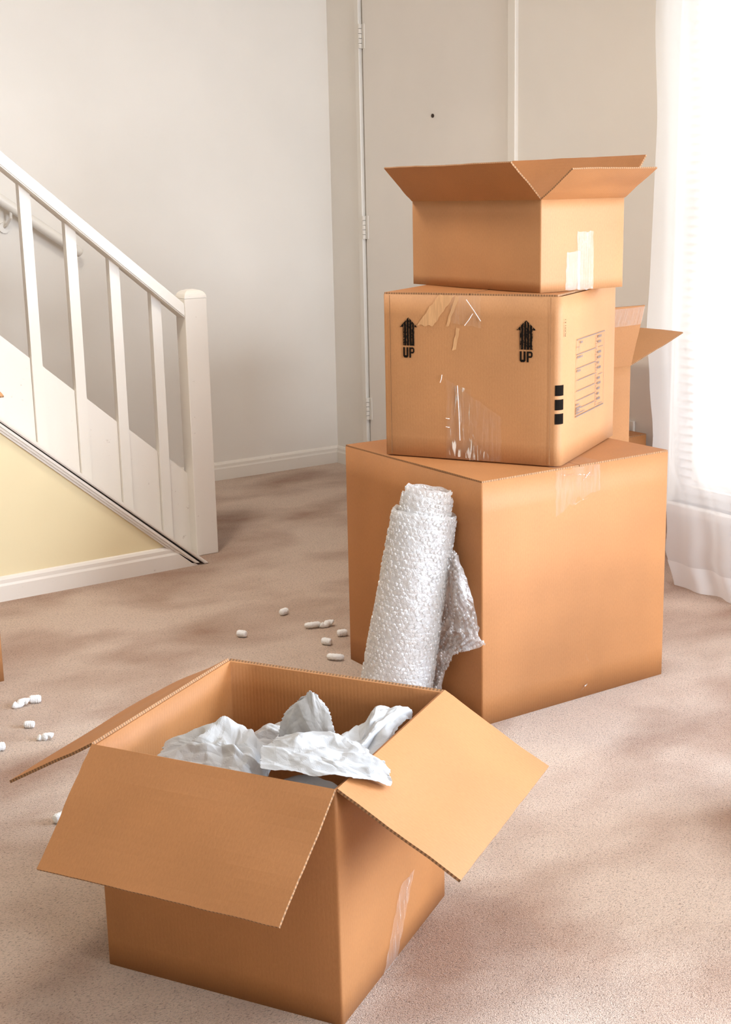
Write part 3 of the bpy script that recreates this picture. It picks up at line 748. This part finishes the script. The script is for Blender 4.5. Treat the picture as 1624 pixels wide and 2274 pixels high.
# ================================================================= PACKING PAPER
def bez3(P, s, t):
    def q(a, b, c, x): return a * (1 - x) ** 2 + b * 2 * x * (1 - x) + c * x * x
    r = [q(Vector(P[3 * j]), Vector(P[3 * j + 1]), Vector(P[3 * j + 2]), s) for j in range(3)]
    return q(*r, t)
def facets(seed, n):
    rnd = random.Random(seed); hgt = [[rnd.uniform(-1, 1) for _ in range(n + 3)] for _ in range(n + 3)]; dg = [[rnd.random() < .5 for _ in range(n + 3)] for _ in range(n + 3)]
    def f(s, t):
        s = min(max(s * n + 1, 0), n + 1.99); t = min(max(t * n + 1, 0), n + 1.99); i, j = int(s), int(t); a, b = s - i, t - j
        h00, h10, h01, h11 = hgt[i][j], hgt[i + 1][j], hgt[i][j + 1], hgt[i + 1][j + 1]
        if dg[i][j]: return h00 + a * (h10 - h00) + b * (h11 - h10) if a > b else h00 + b * (h01 - h00) + a * (h11 - h01)
        return h00 + a * (h10 - h00) + b * (h01 - h00) if a + b < 1 else h11 + (1 - a) * (h01 - h11) + (1 - b) * (h10 - h11)
    return f
def crumple(bm, P, amp, seed, n=72, cells=4, edge=.008, folds=12, fa=1.0, fine=.35):
    """paper sheet over a 3x3 control net: straight V-creases of limited length, broad flat facets between them, torn edges"""
    rnd = random.Random(seed); f1, f2, f3 = facets(seed, cells), facets(seed + 1, cells * 2 + 1), facets(seed + 2, cells * 5); g = []; cr = []
    for k in range(folds):
        a = rnd.uniform(0, math.pi); cr.append((math.cos(a), math.sin(a), rnd.uniform(.1, .9), rnd.uniform(.1, .9), rnd.choice((-1, 1)) * rnd.uniform(2.0, 5.5), rnd.uniform(.07, .20), rnd.uniform(.18, .55)))
    for j in range(n + 1):
        row = []
        for i in range(n + 1):
            s, t = i / n, j / n
            b0 = bez3(P, s, t); ds = bez3(P, min(1, s + .01), t) - bez3(P, max(0, s - .01), t); dt = bez3(P, s, min(1, t + .01)) - bez3(P, s, max(0, t - .01))
            nr = ds.cross(dt); nr = nr.normalized() if nr.length > 1e-9 else Vector((0, 0, 1))
            ws = s + .06 * noise.noise(Vector((s * 2.3, t * 2.3, seed))); wt = t + .06 * noise.noise(Vector((s * 2.3, t * 2.3, seed + 9)))
            d = .7 * f1(ws, wt) + fine * f2(ws, wt) + fine * .25 * f3(ws, wt)
            for ca, sa, cx, cy, aa, rch, ln_ in cr:
                u = (ws - cx) * ca + (wt - cy) * sa; v = -(ws - cx) * sa + (wt - cy) * ca
                d += fa * aa * max(0, rch - abs(u)) * max(0, 1 - (v / ln_) ** 2)
            e = Vector((noise.noise(Vector((s * 4 + seed, t * 4, 1))), noise.noise(Vector((s * 4, t * 4 + seed, 2))), noise.noise(Vector((s * 4, t * 4, seed + 3))))) * edge
            if i in (0, n) or j in (0, n): e = e + Vector((noise.noise(Vector((s * 30, t * 30, seed))), noise.noise(Vector((s * 30, t * 30, seed + 7))), 0)) * .003
            row.append(bm.verts.new(b0 + nr * (d * amp) + e))
        g.append(row)
    for j in range(n):
        for i in range(n): bm.faces.new((g[j][i], g[j][i + 1], g[j + 1][i + 1], g[j + 1][i]))
cD = (math.cos(31.081 * D2R), math.sin(31.081 * D2R))
def paper(label, P, amp, seed, m=M_PAPER, **kw):
    bm = bmesh.new(); crumple(bm, P, amp, seed, **kw)
    o = obj('packing_paper', bm, m, None, False)
    o.location = (.989, 1.586, 0); o.rotation_euler = (0, 0, 31.081 * D2R)
    md = o.modifiers.new('thickness', 'SOLIDIFY'); md.thickness = .0006
    return tag(o, label, 'paper', 'packing paper in the open box')
# (a, e, z) in the box frame: a towards the right-back wall, e towards the left-back wall
paper('greyish sheet of packing paper lying lowest, between the left and right crumples',
      [(.02, .02, .02), (.22, .02, .33), (.42, .02, .02), (.02, .22, .37), (.22, .22, .38), (.42, .22, .34), (.02, .43, .02), (.22, .43, .32), (.42, .43, .02)], .013, 3, M_PAPER2)
paper('crumpled white paper rising beside the left inner wall of the box',
      [(.012, .135, .36), (.012, .24, .40), (.015, .385, .33), (.070, .150, .385), (.075, .25, .475), (.085, .365, .395), (.135, .195, .38), (.150, .26, .435), (.165, .37, .35)], .013, 14, folds=16, fa=1.3)
paper('small crumpled ball of white paper at the back of the open box',
      [(.24, .19, .30), (.26, .24, .36), (.25, .34, .27), (.28, .17, .37), (.30, .26, .435), (.30, .34, .34), (.37, .18, .28), (.37, .25, .36), (.36, .33, .26)], .014, 25)
paper('upright pointed fold of white packing paper in the middle of the box',
      [(.135, .085, .385), (.155, .130, .355), (.165, .190, .385), (.165, .065, .430), (.135, .135, .445), (.185, .200, .440), (.176, .112, .468), (.172, .130, .496), (.176, .148, .470)], .005, 36, edge=.003, folds=5, fine=.2)
paper('large folded white paper at the right side of the open box',
      [(.130, .026, .36), (.135, .07, .385), (.17, .125, .35), (.23, .022, .40), (.23, .065, .460), (.25, .130, .38), (.345, .022, .385), (.355, .055, .430), (.35, .12, .34)], .014, 47, folds=10, fa=1.6)
paper('spread white paper sheet draped over the near corner of the box',
      [(.075, -.060, .392), (.014, -.010, .426), (.002, .130, .416), (.100, -.048, .412), (.055, .050, .462), (.055, .170, .440), (.120, -.015, .408), (.150, .050, .440), (.135, .150, .415)], .0075, 58, cells=5, edge=.007, folds=14)

# ================================================================= BUBBLE WRAP ROLL
top = Vector((1.856, 2.519, .579)); bot = Vector((1.792, 2.594, .020))
ax = (top - bot); ln = ax.length; ax.normalize()
roll = thing('bubble_wrap_roll', 'roll of clear bubble wrap leaning against the largest box', 'bubble wrap', bot)
e1 = ax.cross(Vector((0, 0, 1))).normalized(); e2 = ax.cross(e1)
VD = Vector((.55, .83, 0)); VD = (VD - ax * VD.dot(ax)).normalized()
def squash(p, s): k = .92 - .52 * max(0, min(1, (s - .12) / (ln - .12))) ** 1.5; return p - VD * (p.dot(VD) * (1 - k))
def cyl(bm, r0, r1, a0, a1, seed, seg=72, nl=40):
    rows = []
    for j in range(nl + 1):
        f = j / nl; s = a0 + (a1 - a0) * f; r = r0 + (r1 - r0) * f; row = []
        for k in range(seg):
            a = 2 * math.pi * k / seg
            rr = r * (1 + .03 * math.sin(a * 2 + seed) + .03 * noise.noise(Vector((math.cos(a) * 2.5, math.sin(a) * 2.5, s * 9 + seed)))) + .0015 * noise.noise(Vector((a * 9, s * 90, seed)))
            ss = s + (.006 * noise.noise(Vector((a * 2.3, seed, f))) if j in (0, nl) else 0)
            row.append(bm.verts.new(ax * ss + squash((e1 * math.cos(a) + e2 * math.sin(a)) * rr, s)))
        rows.append(row)
    for j in range(nl):
        for k in range(seg): bm.faces.new((rows[j][k], rows[j][(k + 1) % seg], rows[j + 1][(k + 1) % seg], rows[j + 1][k]))
def bubbles(bm, r0, r1, a0, a1, seed, pitch=.0112):
    rows = int((a1 - a0) / (pitch * .87))
    for j in range(rows):
        s = a0 + (j + .5) * (a1 - a0) / rows; r = r0 + (r1 - r0) * (s - a0) / (a1 - a0)
        n = int(2 * math.pi * r / pitch)
        for k in range(n):
            a = 2 * math.pi * (k + .5 * (j % 2)) / n
            rr = r * (1 + .03 * math.sin(a * 2 + seed) + .03 * noise.noise(Vector((math.cos(a) * 2.5, math.sin(a) * 2.5, s * 9 + seed))))
            nr = e1 * math.cos(a) + e2 * math.sin(a); tg = -e1 * math.sin(a) + e2 * math.cos(a)
            c = ax * (s + random.uniform(-.0022, .0022)) + squash(nr * rr, s) + tg * random.uniform(-.002, .002)
            if random.random() < .16: continue
            sq = random.uniform(.3, 1.15); tx, ty = random.uniform(-.0022, .0022), random.uniform(-.0022, .0022)
            r1_ = [bm.verts.new(c + (ax * math.cos(q * 1.0472) + tg * math.sin(q * 1.0472)) * pitch * .46) for q in range(6)]
            r2_ = [bm.verts.new(c + nr * .0026 * sq + (ax * (math.cos(q * 1.0472) * pitch * .36 + tx) + tg * (math.sin(q * 1.0472) * pitch * .36 + ty))) for q in range(6)]
            for q in range(6): bm.faces.new((r1_[q], r1_[(q + 1) % 6], r2_[(q + 1) % 6], r2_[q]))
            bm.faces.new(r2_)
layers = [(.056, .056, ln - .10, ln + .012, 1), (.066, .062, ln - .15, ln - .006, 2), (.090, .077, 0.0, ln - .048, 3), (.084, .071, .01, ln - .05, 4)]
for i, (r0, r1, a0, a1, sd) in enumerate(layers):
    bm = bmesh.new(); cyl(bm, r0, r1, a0, a1, sd)
    ly = obj('wrapped_layer', bm, M_FILM, roll, True)
    if i < 3:
        bm = bmesh.new(); bubbles(bm, r0 + .0005, r1 + .0005, a0 + .004, a1 - .004, sd)
        b = obj('bubbles', bm, M_FILM, ly, False); b['kind'] = 'stuff'
bm = bmesh.new()       # loose torn end of the sheet, hanging against the box; rows of (left y, left z, right y, right z)
ROWS = [(2.500, .440, 2.468, .425), (2.505, .395, 2.436, .385), (2.512, .345, 2.412, .340), (2.520, .300, 2.392, .296), (2.528, .262, 2.374, .250), (2.534, .235, 2.342, .236),
        (2.540, .212, 2.384, .212), (2.546, .185, 2.420, .196), (2.552, .155, 2.462, .180), (2.560, .115, 2.488, .150), (2.566, .075, 2.512, .105), (2.570, .035, 2.522, .050)]
cols = 26; rowsn = 44; g = []
for j in range(rowsn + 1):
    q = j / rowsn * (len(ROWS) - 1); k = min(int(q), len(ROWS) - 2); q -= k
    yl, zl, yr, zr = [ROWS[k][c] * (1 - q) + ROWS[k + 1][c] * q for c in range(4)]
    f = j / rowsn; row = []
    for i in range(cols + 1):
        s_ = i / cols; y = yl + (yr - yl) * s_; z = zl + (zr - zl) * s_
        if i == cols: y += .006 * noise.noise(Vector((f * 40, 1, 5))); z += .006 * noise.noise(Vector((f * 37, 4, 2)))
        x = 1.908 - .030 * abs(noise.noise(Vector((s_ * 5, f * 6, 9)))) - .012 * abs(noise.noise(Vector((s_ * 13, f * 15, 4)))) - .012 * s_ * f
        row.append(bm.verts.new((x, y, z)))
    g.append(row)
for j in range(rowsn):
    for i in range(cols): bm.faces.new((g[j][i], g[j][i + 1], g[j + 1][i + 1], g[j + 1][i]))
pts = [(v.co.copy()) for v in bm.verts][::3]
for c in pts:
    c = c + Vector((-.001, random.uniform(-.002, .002), random.uniform(-.002, .002)))
    r1_ = [bm.verts.new(c + Vector((0, math.cos(q * 1.0472), math.sin(q * 1.0472))) * .0048) for q in range(6)]
    r2_ = [bm.verts.new(c + Vector((-.0028, math.cos(q * 1.0472) * .0036, math.sin(q * 1.0472) * .0036))) for q in range(6)]
    for q in range(6): bm.faces.new((r1_[q], r1_[(q + 1) % 6], r2_[(q + 1) % 6], r2_[q]))
    bm.faces.new(r2_)
tl = obj('loose_end', bm, M_TAIL, None, False); tl.parent = roll; tl.matrix_parent_inverse = Matrix.Translation(-bot)
tl['label'] = 'torn loose end of bubble wrap'

# ================================================================= FOAM PEANUTS
def peanut_mesh(kind, seed):
    bm = bmesh.new(); rnd = random.Random(seed); pts, rad = [], []
    for i in range(15):
        f = i / 14; s = (f - .5)
        if kind == 'stub': p = (s * .026, 0, 0); r = .0095 * (1 - .25 * abs(2 * s) ** 6)
        elif kind == 'curl': p = (.017 * math.sin(s * 3.0), .010 * (math.cos(s * 3.0) - .5), 0); r = .0078 * (1 - .18 * abs(2 * s) ** 4)
        else: p = (s * .034, .005 * math.sin(s * 6.3), 0); r = .0075 * (1 + .28 * math.cos(s * 12.5)) * (1 - .15 * abs(2 * s) ** 6)
        pts.append(p); rad.append(r * (1 + .07 * math.sin(i * 2.3 + seed)))
    pts = [Vector(p) for p in pts]
    tube(bm, [pts[0] - (pts[1] - pts[0]) * .4] + pts + [pts[-1] + (pts[-1] - pts[-2]) * .4], [rad[0] * .55] + rad + [rad[-1] * .55], 14)
    for v in bm.verts: v.co += v.co.normalized() * .0006 * noise.noise(v.co * 260 + Vector((seed, 0, 0)))
    me = bpy.data.meshes.new('foam_peanut'); bmesh.ops.recalc_face_normals(bm, faces=bm.faces[:]); bm.to_mesh(me); bm.free(); me.materials.append(M_FOAM)
    for f in me.polygons: f.use_smooth = True
    return me
PM = {k: [peanut_mesh(k, s) for s in (1, 2)] for k in ('stub', 'curl', 'bead')}
PEANUTS = [
 ((1.987, 3.465), 'stub', .9, 'white foam peanut lying farthest back on the carpet, alone'),
 ((1.778, 3.357), 'stub', -.35, 'white foam peanut alone on the carpet, halfway between the railing and the boxes'),
 ((1.991, 3.299), 'curl', .3, 'curled white foam peanut, left one of the touching pair by the largest box'),
 ((2.030, 3.281), 'bead', .4, 'knobbly white foam peanut, right one of the touching pair by the largest box'),
 ((2.021, 3.181), 'stub', .2, 'white foam peanut partly hidden behind the edge of the largest box'),
 ((1.943, 3.144), 'stub', -.5, 'stubby white foam peanut on the carpet just left of the largest box'),
 ((1.892, 3.018), 'curl', 2.9, 'curved white foam peanut nearest the bubble wrap roll'),
 ((1.047, 3.217), 'bead', .5, 'knobbly white foam peanut at the far left, left one of the pair'),
 ((1.088, 3.222), 'stub', .1, 'plump white foam peanut at the far left, right one of the pair'),
 ((1.016, 3.068), 'stub', .0, 'small white foam peanut below the pair at the far left'),
 ((1.020, 2.970), 'bead', .2, 'small white foam peanut just above the left flap of the front box'),
 ((.906, 2.974), 'stub', .4, 'white foam peanut cut off by the left edge of the photo'),
 ((.889, 2.531), 'stub', .8, 'white foam peanut peeking out beside the front flap of the paper-filled box'),
]
for i, ((x, y), k, rz, lb) in enumerate(PEANUTS):
    o = link('foam_peanut', PM[k][i % 2]); s = .85 if 'small' in lb else 1.0
    s *= 1.12; o.scale = (s, s, s); o.location = (x, y, .0092 * s); o.rotation_euler = (random.uniform(0, 3), 0, rz - .6)
    tag(o, lb, 'foam peanut', 'foam peanuts on the carpet')

# ================================================================= ADDED FILL LAMPS (made up, outside the frame; they lift the door and shaded sides)
lp = thing('fill_pendant', 'made-up white paper pendant over the upper stairs, added as fill', 'lamp', (-.9, 4.78, 2.52))  # added fill, stands in for light coming down from upstairs
bm = bmesh.new(); bmesh.ops.create_uvsphere(bm, u_segments=28, v_segments=18, radius=.20)
for v in bm.verts: v.co *= 1 + .012 * math.cos(v.co.z * 260)
sh = obj('paper_shade', bm, sheer('fill_shade_paper', .25), lp, True); sh.location = (0, 0, -.30)
bm = bmesh.new(); tube(bm, [(0, 0, .03), (0, 0, -.12)], .004, 8); obj('cord', bm, M_METAL, lp)
bm = bmesh.new(); tube(bm, [(0, 0, .03), (0, 0, 0)], .05, 20); obj('canopy', bm, M_METAL, lp)
bm = bmesh.new(); bmesh.ops.create_uvsphere(bm, u_segments=16, v_segments=10, radius=.035)
mb, ntb, outb = mat('fill_bulb_glow'); em = N(ntb, 'Emission', Strength=3.0); em.inputs[0].default_value = (1, .93, .82, 1); lk(ntb, em, 0, outb, 0)
bu = obj('bulb', bm, mb, lp, True); bu.location = (0, 0, -.28)
pl = bpy.data.lights.new('fill_pendant_light', 'POINT'); pl.energy = 100; pl.color = (1, .90, .76); pl.shadow_soft_size = .16
po = bpy.data.objects.new('fill_pendant_light', pl); COL.objects.link(po); po.parent = lp; po.location = (0, 0, -.30)

cl = thing('fill_ceiling_lamp', 'made-up flush ceiling lamp between door and boxes, added as fill', 'lamp', (1.4, 3.45, ZC))  # added fill from above for floor, newel and shaded box sides
bm = bmesh.new(); tube(bm, [(0, 0, 0), (0, 0, -.02)], .19, 40); obj('base', bm, M_METAL, cl)
bm = bmesh.new(); bmesh.ops.create_uvsphere(bm, u_segments=32, v_segments=16, radius=.17)
for v in bm.verts: v.co.z = min(0, v.co.z) * .35 - .02
mo, nto, outo = mat('fill_dome_glow'); em = N(nto, 'Emission', Strength=3.0); em.inputs[0].default_value = (1, .93, .82, 1); lk(nto, em, 0, outo, 0)
obj('glass_dome', bm, mo, cl, True)
dl = bpy.data.lights.new('fill_ceiling_light', 'AREA'); dl.shape = 'DISK'; dl.size = .34; dl.energy = 22; dl.color = (1, .93, .82)
do = bpy.data.objects.new('fill_ceiling_light', dl); COL.objects.link(do); do.parent = cl; do.location = (0, 0, -.09)
